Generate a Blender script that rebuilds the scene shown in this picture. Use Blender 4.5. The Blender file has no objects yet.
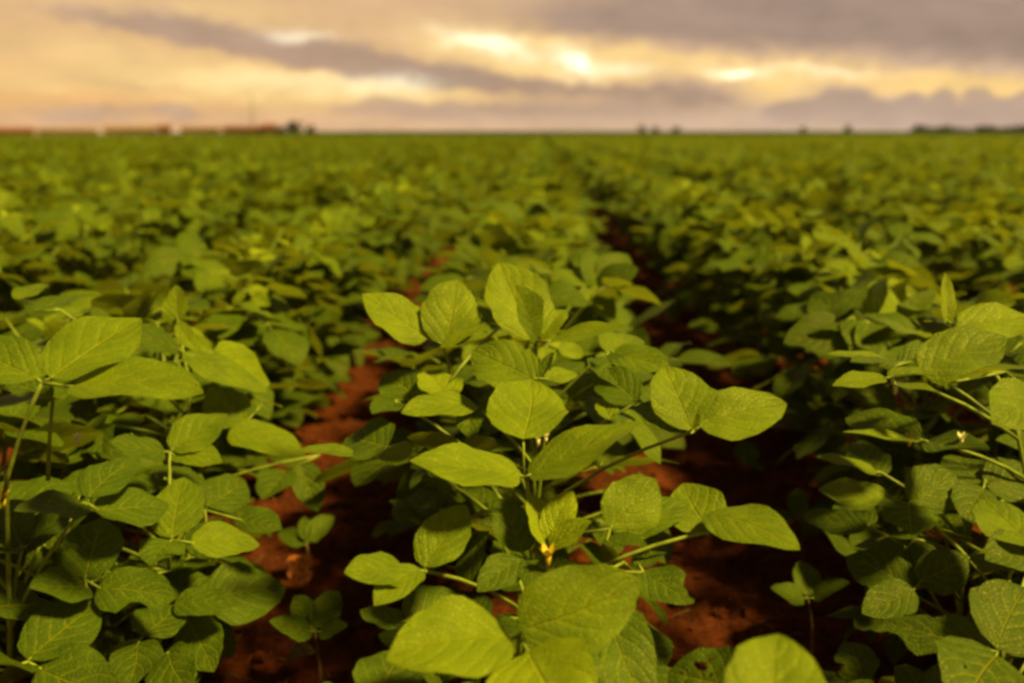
import bpy, math, random
import numpy as np
from mathutils import Vector, noise as mnoise

R0 = random.Random(7)
rad = math.radians
scene = bpy.context.scene
COL = scene.collection

# ------------------------------------------------------------------ camera
LENS, SENSOR, IW, IH = 35.0, 36.0, 1024, 683
FPX = IW * LENS / SENSOR
CAM_H = 0.72
PITCH = math.atan(210.5 / FPX)
YAW = rad(1.58)
cam_d = bpy.data.cameras.new('camera')
cam = bpy.data.objects.new('camera', cam_d)
COL.objects.link(cam)
cam.location = (0, 0, CAM_H)
cam.rotation_euler = (math.pi / 2 - PITCH, 0, YAW)
cam_d.lens = LENS
cam_d.sensor_width = SENSOR
cam_d.clip_start = 0.02
cam_d.clip_end = 12000
cam_d.dof.use_dof = True
cam_d.dof.focus_distance = 1.04
cam_d.dof.aperture_fstop = 3.2
cam_d.dof.aperture_blades = 0
scene.camera = cam
rot = cam.rotation_euler.to_matrix()
CR = np.array(rot @ Vector((1, 0, 0)))
CU = np.array(rot @ Vector((0, 1, 0)))
CF = np.array(rot @ Vector((0, 0, -1)))
CP = np.array((0, 0, CAM_H))
ZUP = np.array((0, 0, 1.0))


def ray(px, py):
    return CF + (px - IW / 2) / FPX * CR - (py - IH / 2) / FPX * CU


def at(px, py, d):
    """a point of the photograph at distance d along the viewing axis"""
    return CP + d * ray(px, py)


def nrm(v):
    v = np.asarray(v, float)
    return v / (np.linalg.norm(v) + 1e-12)


def terrain(x, y):
    """the field falls away a little far out to the left"""
    s = np.clip((y - 40.0) / 160.0, 0, 1)
    s = s * s * (3 - 2 * s)
    return -0.0100 * np.maximum(0, -x - 0.17 * y) * s


# ------------------------------------------------------------------ materials
def new_mat(name):
    m = bpy.data.materials.new(name)
    m.use_nodes = True
    nt = m.node_tree
    nt.nodes.clear()
    return m, nt, nt.nodes, nt.links


def mk(nt, typ, **kw):
    n = nt.nodes.new(typ)
    for k, v in kw.items():
        setattr(n, k, v)
    return n


def math_n(nt, op, a, b=None, c=None, clamp=False):
    n = nt.nodes.new('ShaderNodeMath')
    n.operation = op
    n.use_clamp = clamp
    for i, v in enumerate((a, b, c)):
        if v is None:
            continue
        if isinstance(v, (int, float)):
            n.inputs[i].default_value = v
        else:
            nt.links.new(v, n.inputs[i])
    return n.outputs[0]


def mixc(nt, fac, a, b, blend='MIX'):
    n = nt.nodes.new('ShaderNodeMix')
    n.data_type = 'RGBA'
    n.blend_type = blend
    n.clamp_factor = True
    for idx, v in ((0, fac), (6, a), (7, b)):
        if isinstance(v, (int, float)):
            n.inputs[idx].default_value = v
        elif isinstance(v, tuple):
            n.inputs[idx].default_value = (*v[:3], 1)
        else:
            nt.links.new(v, n.inputs[idx])
    return n.outputs[2]


def sstep(nt, lo, hi, v):
    n = nt.nodes.new('ShaderNodeMapRange')
    n.interpolation_type = 'SMOOTHSTEP'
    nt.links.new(v, n.inputs[0])
    n.inputs[1].default_value = lo
    n.inputs[2].default_value = hi
    return n.outputs[0]


def noise_n(nt, vec, scale, detail=3, rough=.55):
    n = nt.nodes.new('ShaderNodeTexNoise')
    n.inputs['Scale'].default_value = scale
    n.inputs['Detail'].default_value = detail
    n.inputs['Roughness'].default_value = rough
    if vec is not None:
        nt.links.new(vec, n.inputs['Vector'])
    return n


def leaf_material():
    m, nt, N, L = new_mat('soy_leaf')
    uv = mk(nt, 'ShaderNodeUVMap')
    uv.uv_map = 'UVMap'
    sep = mk(nt, 'ShaderNodeSeparateXYZ')
    L.new(uv.outputs[0], sep.inputs[0])
    u = sep.outputs[0]
    v = math_n(nt, 'MULTIPLY', math_n(nt, 'SUBTRACT', sep.outputs[1], .5), 2.0)
    av = math_n(nt, 'ABSOLUTE', v)
    geo = mk(nt, 'ShaderNodeNewGeometry')
    tc = mk(nt, 'ShaderNodeTexCoord')
    tone = mk(nt, 'ShaderNodeAttribute')
    tone.attribute_name = 'tone'
    tone = tone.outputs['Fac']
    # veins
    mid = math_n(nt, 'SUBTRACT', 1.0, sstep(nt, .008, .045, av))
    warp = noise_n(nt, geo.outputs['Position'], 45, 2)
    p = math_n(nt, 'SUBTRACT', u, math_n(nt, 'MULTIPLY', math_n(nt, 'POWER', av, 1.2), .46))
    p = math_n(nt, 'ADD', p, math_n(nt, 'MULTIPLY', math_n(nt, 'SUBTRACT', warp.outputs['Fac'], .5), .05))
    p = math_n(nt, 'MULTIPLY', math_n(nt, 'ADD', p, .02), 4.8)
    fr = math_n(nt, 'ABSOLUTE', math_n(nt, 'SUBTRACT', math_n(nt, 'FRACT', p), .5))
    lat = math_n(nt, 'SUBTRACT', 1.0, sstep(nt, .0, .14, fr))
    lat = math_n(nt, 'MULTIPLY', lat, math_n(nt, 'SUBTRACT', 1.0, math_n(nt, 'MULTIPLY', av, .75)))
    vor = mk(nt, 'ShaderNodeTexVoronoi', feature='DISTANCE_TO_EDGE')
    vor.inputs['Scale'].default_value = 260
    L.new(geo.outputs['Position'], vor.inputs['Vector'])
    net = math_n(nt, 'SUBTRACT', 1.0, sstep(nt, 0.0, .14, vor.outputs['Distance']))
    vein = math_n(nt, 'MAXIMUM', math_n(nt, 'MULTIPLY', mid, .95), math_n(nt, 'MULTIPLY', lat, .68))
    vein = math_n(nt, 'MAXIMUM', vein, math_n(nt, 'MULTIPLY', net, .30))
    # colour: tone runs from mature leaves, darkened to imitate shade, to young yellow-green ones
    ramp = mk(nt, 'ShaderNodeValToRGB')
    e = ramp.color_ramp.elements
    e[0].position, e[0].color = 0.0, (.012, .028, .0010, 1)
    e[1].position, e[1].color = 1.0, (.240, .290, .0045, 1)
    k = e.new(.40); k.color = (.041, .077, .0016, 1)
    k = e.new(.70); k.color = (.124, .168, .0026, 1)
    mott = noise_n(nt, geo.outputs['Position'], 28, 3)
    t2 = math_n(nt, 'ADD', tone, math_n(nt, 'MULTIPLY', math_n(nt, 'SUBTRACT', mott.outputs['Fac'], .5), .42))
    L.new(t2, ramp.inputs[0])
    col = ramp.outputs[0]
    fleck = noise_n(nt, geo.outputs['Position'], 420, 2)
    fl = sstep(nt, .62, .74, fleck.outputs['Fac'])
    col = mixc(nt, math_n(nt, 'MULTIPLY', fl, .35), col, (.20, .20, .010))
    brown = noise_n(nt, geo.outputs['Position'], 62, 2)
    col = mixc(nt, math_n(nt, 'MULTIPLY', sstep(nt, .735, .80, brown.outputs['Fac']), .7), col, (.13, .075, .02))
    vcol = mixc(nt, .34, col, (.36, .34, .012))
    col = mixc(nt, vein, col, vcol)
    # pale underside
    under = mixc(nt, .5, col, (.15, .16, .025))
    topcol = col
    col = mixc(nt, geo.outputs['Backfacing'], topcol, under)
    # relief: the blade bulges between its veins
    puck = math_n(nt, 'MULTIPLY', fr, 1.0)
    h = math_n(nt, 'ADD', math_n(nt, 'MULTIPLY', mid, -.5), math_n(nt, 'MULTIPLY', sstep(nt, 0.0, .30, puck), .20))
    fine = noise_n(nt, geo.outputs['Position'], 190, 3)
    h = math_n(nt, 'ADD', h, math_n(nt, 'MULTIPLY', fine.outputs['Fac'], .22))
    h = math_n(nt, 'ADD', h, math_n(nt, 'MULTIPLY', net, -.17))
    bump = mk(nt, 'ShaderNodeBump')
    bump.inputs['Strength'].default_value = .9
    bump.inputs['Distance'].default_value = .0028
    L.new(h, bump.inputs['Height'])
    pb = mk(nt, 'ShaderNodeBsdfPrincipled')
    L.new(col, pb.inputs['Base Color'])
    pb.inputs['Roughness'].default_value = .55
    pb.inputs['Specular IOR Level'].default_value = .34
    pb.inputs['Specular Tint'].default_value = (1, .92, .35, 1)
    L.new(bump.outputs[0], pb.inputs['Normal'])
    tr = mk(nt, 'ShaderNodeBsdfTranslucent')
    tcol = mixc(nt, 1.0, col, (1.9, 1.75, .75), 'MULTIPLY')
    L.new(tcol, tr.inputs['Color'])
    L.new(bump.outputs[0], tr.inputs['Normal'])
    mx = mk(nt, 'ShaderNodeMixShader')
    mx.inputs[0].default_value = .36
    L.new(pb.outputs[0], mx.inputs[1])
    L.new(tr.outputs[0], mx.inputs[2])
    out = mk(nt, 'ShaderNodeOutputMaterial')
    L.new(mx.outputs[0], out.inputs[0])
    return m


def far_leaf_material():
    m, nt, N, L = new_mat('far_canopy')
    geo = mk(nt, 'ShaderNodeNewGeometry')
    n1 = noise_n(nt, geo.outputs['Position'], 3.0, 5, .7)
    n2 = noise_n(nt, geo.outputs['Position'], .05, 3, .6)
    f = math_n(nt, 'ADD', math_n(nt, 'MULTIPLY', n1.outputs['Fac'], .8), math_n(nt, 'MULTIPLY', n2.outputs['Fac'], .3))
    col = mixc(nt, sstep(nt, .35, .8, f), (.006, .012, .0006), (.030, .044, .0012))
    bump = mk(nt, 'ShaderNodeBump')
    bump.inputs['Strength'].default_value = .9
    bump.inputs['Distance'].default_value = .15
    L.new(n1.outputs['Fac'], bump.inputs['Height'])
    pb = mk(nt, 'ShaderNodeBsdfPrincipled')
    L.new(col, pb.inputs['Base Color'])
    L.new(bump.outputs[0], pb.inputs['Normal'])
    pb.inputs['Roughness'].default_value = .85
    pb.inputs['Specular IOR Level'].default_value = .1
    out = mk(nt, 'ShaderNodeOutputMaterial')
    L.new(pb.outputs[0], out.inputs[0])
    return m


def plain(name, c, rough=.6, var=.25, scale=40, spec=.3, bump_d=0.0, trans=0.0):
    m, nt, N, L = new_mat(name)
    geo = mk(nt, 'ShaderNodeNewGeometry')
    n = noise_n(nt, geo.outputs['Position'], scale, 4)
    lo = tuple(x * (1 - var) for x in c)
    hi = tuple(min(1, x * (1 + var)) for x in c)
    col = mixc(nt, sstep(nt, .3, .7, n.outputs['Fac']), lo, hi)
    pb = mk(nt, 'ShaderNodeBsdfPrincipled')
    L.new(col, pb.inputs['Base Color'])
    pb.inputs['Roughness'].default_value = rough
    pb.inputs['Specular IOR Level'].default_value = spec
    if bump_d:
        b = mk(nt, 'ShaderNodeBump')
        b.inputs['Distance'].default_value = bump_d
        L.new(n.outputs['Fac'], b.inputs['Height'])
        L.new(b.outputs[0], pb.inputs['Normal'])
    out = mk(nt, 'ShaderNodeOutputMaterial')
    if trans:
        tr = mk(nt, 'ShaderNodeBsdfTranslucent')
        L.new(col, tr.inputs['Color'])
        mx = mk(nt, 'ShaderNodeMixShader')
        mx.inputs[0].default_value = trans
        L.new(pb.outputs[0], mx.inputs[1])
        L.new(tr.outputs[0], mx.inputs[2])
        L.new(mx.outputs[0], out.inputs[0])
    else:
        L.new(pb.outputs[0], out.inputs[0])
    return m


def soil_material():
    m, nt, N, L = new_mat('red_soil')
    geo = mk(nt, 'ShaderNodeNewGeometry')
    P = geo.outputs['Position']
    a = noise_n(nt, P, 9, 5, .6)
    b = noise_n(nt, P, 70, 5, .65)
    c = noise_n(nt, P, 330, 3, .6)
    f = math_n(nt, 'ADD', math_n(nt, 'MULTIPLY', a.outputs['Fac'], .5), math_n(nt, 'MULTIPLY', b.outputs['Fac'], .5))
    col = mixc(nt, sstep(nt, .36, .64, f), (.028, .0055, .0008), (.092, .0190, .0024))
    pale = sstep(nt, .66, .78, c.outputs['Fac'])
    col = mixc(nt, math_n(nt, 'MULTIPLY', pale, .35), col, (.15, .050, .012))
    straw = noise_n(nt, P, 46, 2)
    col = mixc(nt, math_n(nt, 'MULTIPLY', sstep(nt, .72, .78, straw.outputs['Fac']), .5), col, (.10, .045, .014))
    vor = mk(nt, 'ShaderNodeTexVoronoi')
    vor.inputs['Scale'].default_value = 95
    L.new(P, vor.inputs['Vector'])
    h = math_n(nt, 'ADD', math_n(nt, 'MULTIPLY', b.outputs['Fac'], 1.0), math_n(nt, 'MULTIPLY', c.outputs['Fac'], .4))
    h = math_n(nt, 'SUBTRACT', h, math_n(nt, 'MULTIPLY', vor.outputs['Distance'], .35))
    bp = mk(nt, 'ShaderNodeBump')
    bp.inputs['Strength'].default_value = .9
    bp.inputs['Distance'].default_value = .010
    L.new(h, bp.inputs['Height'])
    pb = mk(nt, 'ShaderNodeBsdfPrincipled')
    L.new(col, pb.inputs['Base Color'])
    L.new(bp.outputs[0], pb.inputs['Normal'])
    pb.inputs['Roughness'].default_value = .95
    pb.inputs['Specular IOR Level'].default_value = .1
    out = mk(nt, 'ShaderNodeOutputMaterial')
    L.new(pb.outputs[0], out.inputs[0])
    return m


M_LEAF = leaf_material()
M_FAR = far_leaf_material()
M_STEM = plain('green_stem', (.150, .185, .016), .55, .3, 60, .3, trans=.1)
M_WOODY = plain('brown_stem', (.10, .055, .02), .75, .4, 80, .2)
M_YELLOW = plain('yellow_bud', (.46, .33, .015), .5, .15, 200, .3, trans=.3)
M_WHITE = plain('pale_flower', (.62, .58, .30), .5, .15, 200, .3, trans=.3)
M_DEAD = plain('orange_dead_leaf', (.52, .15, .03), .6, .6, 110, .3, trans=.25)
M_SOIL = soil_material()
M_TREE = plain('tree_foliage', (.016, .018, .005), .8, .5, .7, .2)
M_TRUNK = plain('tree_bark', (.11, .075, .05), .9, .3, 4, .1)
M_BRICK = plain('red_earth_wall', (.15, .056, .034), .85, .15, .4, .2)
M_PALE = plain('pale_shed_wall', (.22, .155, .125), .8, .1, .3, .2)
M_ROOFR = plain('terracotta_roof', (.13, .05, .03), .8, .2, .5, .2)
M_ROOFP = plain('dusty_pink_roof', (.17, .10, .075), .7, .15, .3, .3)
M_DOOR = plain('dark_opening', (.05, .035, .03), .8, .2, 1, .2)
M_STEEL = plain('mast_steel', (.30, .26, .24), .5, .2, 2, .5)


# ------------------------------------------------------------------ mesh builder
class MB:
    def __init__(self):
        self.v, self.f, self.uv, self.t, self.mi = [], [], [], [], []
        self.n = 0

    def add(self, verts, faces, uv=None, tone=.4, mat=0):
        verts = np.asarray(verts, float).reshape(-1, 3)
        faces = np.asarray(faces, int).reshape(-1, 4)
        self.v.append(verts)
        self.f.append(faces + self.n)
        self.uv.append(np.full((len(verts), 2), .5) if uv is None else np.asarray(uv, float))
        self.t.append(np.broadcast_to(np.asarray(tone, float), (len(verts),)))
        self.mi.append(np.full(len(faces), mat, int))
        self.n += len(verts)

    def arrays(self):
        return (np.concatenate(self.v), np.concatenate(self.f), np.concatenate(self.uv),
                np.concatenate(self.t), np.concatenate(self.mi))

    def mesh(self, name, mats, origin=(0, 0, 0), smooth=True):
        v, f, uv, t, mi = self.arrays()
        return mesh_from(name, v - np.asarray(origin), f, uv, t, mi, mats, smooth)

    def build(self, name, mats, parent=None, origin=(0, 0, 0), smooth=True):
        if not isinstance(mats, (list, tuple)):
            mats = [mats]
        o = bpy.data.objects.new(name, self.mesh(name, mats, origin, smooth))
        COL.objects.link(o)
        if parent is not None:
            o.parent = parent
        return o


def mesh_from(name, v, f, uv, t, mi, mats, smooth=True):
    me = bpy.data.meshes.new(name)
    me.vertices.add(len(v))
    me.vertices.foreach_set('co', np.ascontiguousarray(v, dtype=np.float32).ravel())
    me.loops.add(f.size)
    me.loops.foreach_set('vertex_index', f.astype(np.int32).ravel())
    me.polygons.add(len(f))
    me.polygons.foreach_set('loop_start', np.arange(0, f.size, 4, dtype=np.int32))
    me.polygons.foreach_set('material_index', mi.astype(np.int32))
    me.polygons.foreach_set('use_smooth', np.full(len(f), smooth))
    lay = me.uv_layers.new(name='UVMap')
    lay.data.foreach_set('uv', uv[f.ravel()].astype(np.float32).ravel())
    at_ = me.attributes.new('tone', 'FLOAT', 'POINT')
    at_.data.foreach_set('value', t.astype(np.float32))
    for m in mats:
        me.materials.append(m)
    me.update(calc_edges=True)
    me.validate()
    return me


def tag(o, label=None, cat=None, group=None, kind=None):
    if label: o['label'] = label
    if cat: o['category'] = cat
    if group: o['group'] = group
    if kind: o['kind'] = kind
    return o


def empty(name, loc):
    o = bpy.data.objects.new(name, None)
    o.empty_display_size = .05
    o.location = loc
    COL.objects.link(o)
    return o


def tube(mb, pts, r0, r1, sides=6, mat=0, tone=.5):
    pts = np.asarray(pts, float)
    n = len(pts)
    tan = np.gradient(pts, axis=0)
    vs = []
    ref = np.array((.37, .51, .77))
    for i in range(n):
        t = nrm(tan[i])
        a = nrm(np.cross(t, ref))
        b = np.cross(t, a)
        r = r0 + (r1 - r0) * i / (n - 1)
        ang = np.linspace(0, 2 * math.pi, sides, endpoint=False)
        vs.append(pts[i] + r * (np.cos(ang)[:, None] * a + np.sin(ang)[:, None] * b))
    vs = np.concatenate(vs)
    fs = []
    for i in range(n - 1):
        for k in range(sides):
            k2 = (k + 1) % sides
            fs.append((i * sides + k, i * sides + k2, (i + 1) * sides + k2, (i + 1) * sides + k))
    # closed tip
    vs = np.concatenate([vs, pts[-1:] + nrm(tan[-1]) * r1 * .6, pts[:1]])
    tip, bot = len(vs) - 2, len(vs) - 1
    for k in range(0, sides, 2):
        k1, k2 = (k + 1) % sides, (k + 2) % sides
        fs.append(((n - 1) * sides + k, (n - 1) * sides + k1, (n - 1) * sides + k2, tip))
        fs.append((k2, k1, k, bot))
    mb.add(vs, fs, tone=tone, mat=mat)


def bez(a, b, sag=(0, 0, 0), n=6):
    a, b, s = np.asarray(a, float), np.asarray(b, float), np.asarray(sag, float)
    t = np.linspace(0, 1, n)[:, None]
    m = (a + b) / 2 + s
    return (1 - t) ** 2 * a + 2 * t * (1 - t) * m + t * t * b


def blade(mb, base, axis, normal, L, W, rng, nu=10, nv=6, fold=.15, curl=.35, wave=.05, tone=.4, bites=(), holes=(), mat=0, roll=0.0):
    """one soybean leaflet: ovate outline, folded along the midrib, curled, wavy, with optional insect bites"""
    a = nrm(axis)
    n = np.asarray(normal, float)
    n = nrm(n - np.dot(n, a) * a)
    l = np.cross(n, a)
    us = np.linspace(0, 1, nu + 1)
    us = .35 * us + .65 * (1 - np.cos(math.pi * us)) / 2
    vs_ = np.linspace(-1, 1, nv + 1)
    U, V = np.meshgrid(us, vs_, indexing='ij')
    shape = np.power(np.clip(np.sin(math.pi * np.power(U, .78)), 0, 1), .58 + .22 * U ** 4)
    asym = 1 + .09 * rng.uniform(-1, 1) * V
    w = W / 2 * shape * asym
    ph = rng.uniform(0, 6.28)
    ph2 = rng.uniform(0, 6.28)
    edge = 1 + .03 * np.sin(U * 19 + ph) * np.abs(V) + .02 * np.sin(U * 37 + ph2 + V) * np.abs(V)
    w = w * edge
    for (bu, side, size, depth) in bites:
        mask = (np.sign(V) == side)
        g = np.clip(1 - ((U - bu) / size) ** 2, 0, 1) ** .5
        w = np.where(mask, w * (1 - depth * g * np.abs(V)), w)
    c = max(1e-3, abs(curl)) * (1 if curl >= 0 else -1)
    # chord-preserving arc along the length
    ax = np.sin(c * (U - .5)) / c
    az = (np.cos(c * (U - .5)) - math.cos(c * .5)) / c
    ax = ax - ax[0, 0]
    sc = 1.0 / ax[-1, 0]
    side_drop = fold * np.abs(V) - .30 * abs(fold) * V * V
    # twisted along the length
    tw = rng.uniform(-.25, .25) * wave / .05
    hh = w * side_drop + w * V * tw * (U - .3)
    hh = hh + wave * W * np.sin(U * 9 + ph + 1.3 * np.sign(V)) * V * V * shape
    hh = hh + .02 * W * np.sin(U * 24 + 5 * np.abs(V)) * shape * (1 - np.abs(V)) * np.abs(V) * 4 * .5
    bend = .06 * L * rng.uniform(-1, 1) * np.sin(math.pi * U)
    P = (np.asarray(base)[None, None] + (ax * sc * L)[..., None] * a + (w * V + bend)[..., None] * l
         + (hh + az * sc * L)[..., None] * n)
    P = P.reshape(-1, 3)
    uv = np.stack([U, V * .5 + .5], -1).reshape(-1, 2)
    idx = np.arange((nu + 1) * (nv + 1)).reshape(nu + 1, nv + 1)
    F = np.stack([idx[:-1, :-1], idx[1:, :-1], idx[1:, 1:], idx[:-1, 1:]], -1)
    keep = np.ones(F.shape[:2], bool)
    Uc = (U[:-1, :-1] + U[1:, 1:]) / 2
    Vc = (V[:-1, :-1] + V[1:, 1:]) / 2
    for (hu, hv, hr) in holes:
        wob = 1 + .35 * np.sin(5 * np.arctan2(Vc - hv, Uc - hu) + hu * 40)
        keep &= ((Uc - hu) ** 2 + ((Vc - hv) * .42) ** 2) > (hr * wob) ** 2
    mb.add(P, F[keep], uv, tone, mat)


# ------------------------------------------------------------------ procedural plant skeleton
SUN_EL, SUN_AZ = rad(54), rad(-119)      # azimuth measured from +Y towards -X of where the sun stands
SUNV = np.array((-math.sin(SUN_AZ) * math.cos(SUN_EL), math.cos(SUN_AZ) * math.cos(SUN_EL), math.sin(SUN_EL)))


def trifoliate(rng, junction, out, size, tone, up=None):
    """three leaflets at the end of a petiole: list of dicts for blade()"""
    out = nrm((out[0], out[1], 0))
    lat = np.cross(ZUP, out)
    n0 = nrm(ZUP + .30 * out + .28 * SUNV + np.array([rng.gauss(0, .42), rng.gauss(0, .42), 0])) if up is None else nrm(up)
    res = []
    droop = rng.gauss(-.06, .32)
    for k, ang in ((0, 0), (1, rng.uniform(62, 95)), (2, -rng.uniform(62, 95))):
        a = rad(ang + rng.gauss(0, 6))
        d = out * math.cos(a) + lat * math.sin(a)
        d = d - np.dot(d, n0) * n0
        d = nrm(d) + ZUP * (droop + rng.gauss(0, .16))
        nn = nrm(n0 + np.array([rng.gauss(0, .20), rng.gauss(0, .20), rng.gauss(0, .1)]) - (.25 * d if k else 0))
        L = size * (1.08 if k == 0 else rng.uniform(.88, 1.0))
        off = nrm(d) * (.018 if k == 0 else .003)
        bites = []
        if rng.random() < .28:
            bites.append((rng.uniform(.4, .85), rng.choice((-1, 1)), rng.uniform(.06, .12), rng.uniform(.3, .6)))
        res.append(dict(base=junction + off, axis=d, normal=nn, L=L, W=L * rng.uniform(.66, .80),
                        fold=rng.uniform(-.05, .32), curl=rng.uniform(.1, .7), wave=rng.uniform(.02, .07),
                        tone=min(1, max(0, tone + rng.gauss(0, .05))), bites=bites))
    return res


def plant_skeleton(rng, height=.42, n_nodes=9, spread=1.0, zmin=.05):
    """stem points and leaves [(stem point, junction, leaflets)] of one soybean plant standing at the origin"""
    lean = np.array([rng.gauss(0, .03), rng.gauss(0, .03), 0])
    stem = [np.array((0, 0, -.02))]
    for i in range(1, 7):
        t = i / 6
        stem.append(np.array((0, 0, height * .90 * t)) + lean * t + np.array([rng.gauss(0, .004), rng.gauss(0, .004), 0]))
    stem = np.array(stem)

    def spt(z):
        t = min(1, max(0, z / (height * .90)))
        i = min(5, int(t * 6))
        f = t * 6 - i
        return stem[i] * (1 - f) + stem[i + 1] * f
    leaves = []
    az = rng.uniform(0, 6.28)
    for i in range(n_nodes):
        t = (i + .5) / n_nodes
        z = zmin + (height * .88 - zmin) * t
        az += math.pi + rng.gauss(0, .55) if i % 2 else rng.gauss(1.3, .5)
        el = rad(22 + 34 * t + rng.gauss(0, 9))
        plen = (.104 + .088 * math.sin(math.pi * min(1, t * 1.05)) - .055 * max(0, t - .75) * 4) * spread * rng.uniform(.8, 1.2)
        o = np.array((math.cos(az), math.sin(az), 0))
        s = spt(z)
        j = s + (o * math.cos(el) + ZUP * math.sin(el)) * plen
        size = (.060 + .033 * math.sin(math.pi * min(1, .15 + t * .75))) * rng.uniform(.88, 1.15)
        tone = .10 + .56 * t ** 2 + rng.gauss(0, .05)  # older lower leaves darker; steepened to paint shade into the gaps
        if t > .92:
            size *= .6
            tone += .15
        leaves.append((s, j, trifoliate(rng, j, o, size, tone)))
    # crown tuft of young leaflets at the tip
    top = spt(height)
    o = np.array((math.cos(az + 2), math.sin(az + 2), 0))
    j = top + ZUP * .03 + o * .01
    lf = trifoliate(rng, j, o, .036, .74)
    for q in lf:
        q['axis'] = nrm(q['axis']) + ZUP * .9
        q['fold'] = .6
    leaves.append((top, j, lf))
    return stem, leaves


def petiole(mb, s, j, leaflets, rng, r=.0019, sides=5, n=5):
    s, j = np.asarray(s), np.asarray(j)
    d = j - s
    sag = np.array((-d[0], -d[1], 0)) * .10 + ZUP * np.linalg.norm(d) * .05
    tube(mb, bez(s, j, sag, n), r * 1.25, r, sides)
    for q in leaflets:
        tube(mb, np.array([j, q['base'] + nrm(q['axis']) * .004]), r * .9, r * .7, 4)


BLADE_KEYS = ('base', 'axis', 'normal', 'L', 'W', 'fold', 'curl', 'wave', 'tone', 'bites')


def build_detailed(root, origin, stem, leaves, rng, nu=9, nv=6, stem_r=.0032):
    """stem, leaf (> three leaflets) as children of root; geometry is given in root space plus origin"""
    mb = MB()
    tube(mb, stem, stem_r, stem_r * .6, 7)
    mb.build('stem', M_STEM, root, origin)
    for (s, j, lf) in leaves:
        mb = MB()
        petiole(mb, s, j, lf, rng)
        leaf = mb.build('leaf', M_STEM, root, origin)
        for q in lf:
            m2 = MB()
            fine = 3 if q.get('holes') else 1
            blade(m2, rng=rng, nu=nu * fine, nv=nv * fine, holes=q.get('holes', ()), **{k: q[k] for k in BLADE_KEYS})
            m2.build('leaflet', M_LEAF, leaf, origin)


def build_simple(root, stem, leaves, rng, nu=6, nv=4):
    mb = MB()
    tube(mb, stem, .0032, .002, 5)
    for (s, j, lf) in leaves:
        petiole(mb, s, j, lf, rng, sides=4, n=3)
    mb.build('stem', M_STEM, root)
    mb = MB()
    for (s, j, lf) in leaves:
        for q in lf:
            blade(mb, rng=rng, nu=nu, nv=nv, **{k: q[k] for k in BLADE_KEYS})
    mb.build('foliage', M_LEAF, root)


def copy_tree(o, parent=None):
    c = o.copy()
    COL.objects.link(c)
    if parent is not None:
        c.parent = parent
    for ch in o.children:
        copy_tree(ch, c)
    return c


# ------------------------------------------------------------------ ground
def soil_z(x, y):
    """clods and crumbs in real relief near the camera"""
    z = terrain(x, y)
    if abs(x) < 3 and y < 7:
        p = Vector((x * 7, y * 7, 0))
        z += .018 * mnoise.noise(p) + .016 * mnoise.noise(p * 3.1)
        c = mnoise.noise(p * 7.3)
        z += .016 * max(0, c) + .008 * mnoise.noise(p * 15)
        z += .010 * math.cos((x + .02) / .70 * 2 * math.pi)
    return z


def graded(lo, hi, step, far, g=1.22):
    a = list(np.arange(lo, hi, step))
    s = step
    x = hi
    while x < far:
        a.append(x)
        s *= g
        x += s
    a.append(far)
    return a


xp = graded(0, 1.25, .0125, 4500)
xs = np.array(sorted([-q for q in xp[1:]] + xp))
yp = graded(.55, 3.2, .0125, 6000)
ys = np.array([-60, -15, -5, -2, -.6, 0, .25, .4] + yp)
gv = np.array([(x, y, soil_z(x, y)) for x in xs for y in ys])
gi = np.arange(len(gv)).reshape(len(xs), len(ys))
gf = np.stack([gi[:-1, :-1], gi[1:, :-1], gi[1:, 1:], gi[:-1, 1:]], -1).reshape(-1, 4)
mb = MB()
mb.add(gv, gf)
tag(mb.build('ground', M_SOIL), kind='structure')

# loose crumbs of soil in the furrows (uncountable)
rg = random.Random(31)
mb = MB()
for i in range(1500):
    x = rg.choice((-.37, .33)) + rg.gauss(0, .12)
    y = rg.uniform(.95, 4.2)
    r = rg.choice((.002, .003, .004, .006, .010)) * rg.uniform(.7, 1.4)
    z = soil_z(x, y) + r * .25
    vv = []
    for dx in (-1, 1):
        for dy in (-1, 1):
            for dz in (-1, 1):
                vv.append((x + r * dx * rg.uniform(.4, 1), y + r * dy * rg.uniform(.4, 1), z + r * .7 * dz * rg.uniform(.4, 1)))
    mb.add(vv, [(0, 1, 3, 2), (4, 6, 7, 5), (0, 4, 5, 1), (2, 3, 7, 6), (0, 2, 6, 4), (1, 5, 7, 3)])
tag(mb.build('soil_crumbs', M_SOIL, smooth=False), 'loose red crumbs of soil scattered along the bare furrows', 'soil', kind='stuff')

mb = MB()
for i in range(260):
    x = rg.choice((-.37, .33)) + rg.gauss(0, .13)
    y = rg.uniform(.95, 3.6)
    a = rg.uniform(0, 6.28); ln = rg.uniform(.008, .045)
    d = np.array((math.cos(a), math.sin(a), rg.uniform(-.1, .25))) * ln
    p = np.array((x, y, soil_z(x, y) + .003))
    tube(mb, bez(p, p + d, (0, 0, rg.uniform(0, .3) * ln), 4), rg.uniform(.0006, .0016), .0005, 4)
tag(mb.build('plant_litter', M_WOODY), 'dry stalk bits and straw littering the red soil', 'litter', kind='stuff')

# ------------------------------------------------------------------ hero plants: the leaves in focus
DEF_N = (0.0, .72, .66)


def cvec(n):
    return n[0] * CR + n[1] * CU - n[2] * CF


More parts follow.
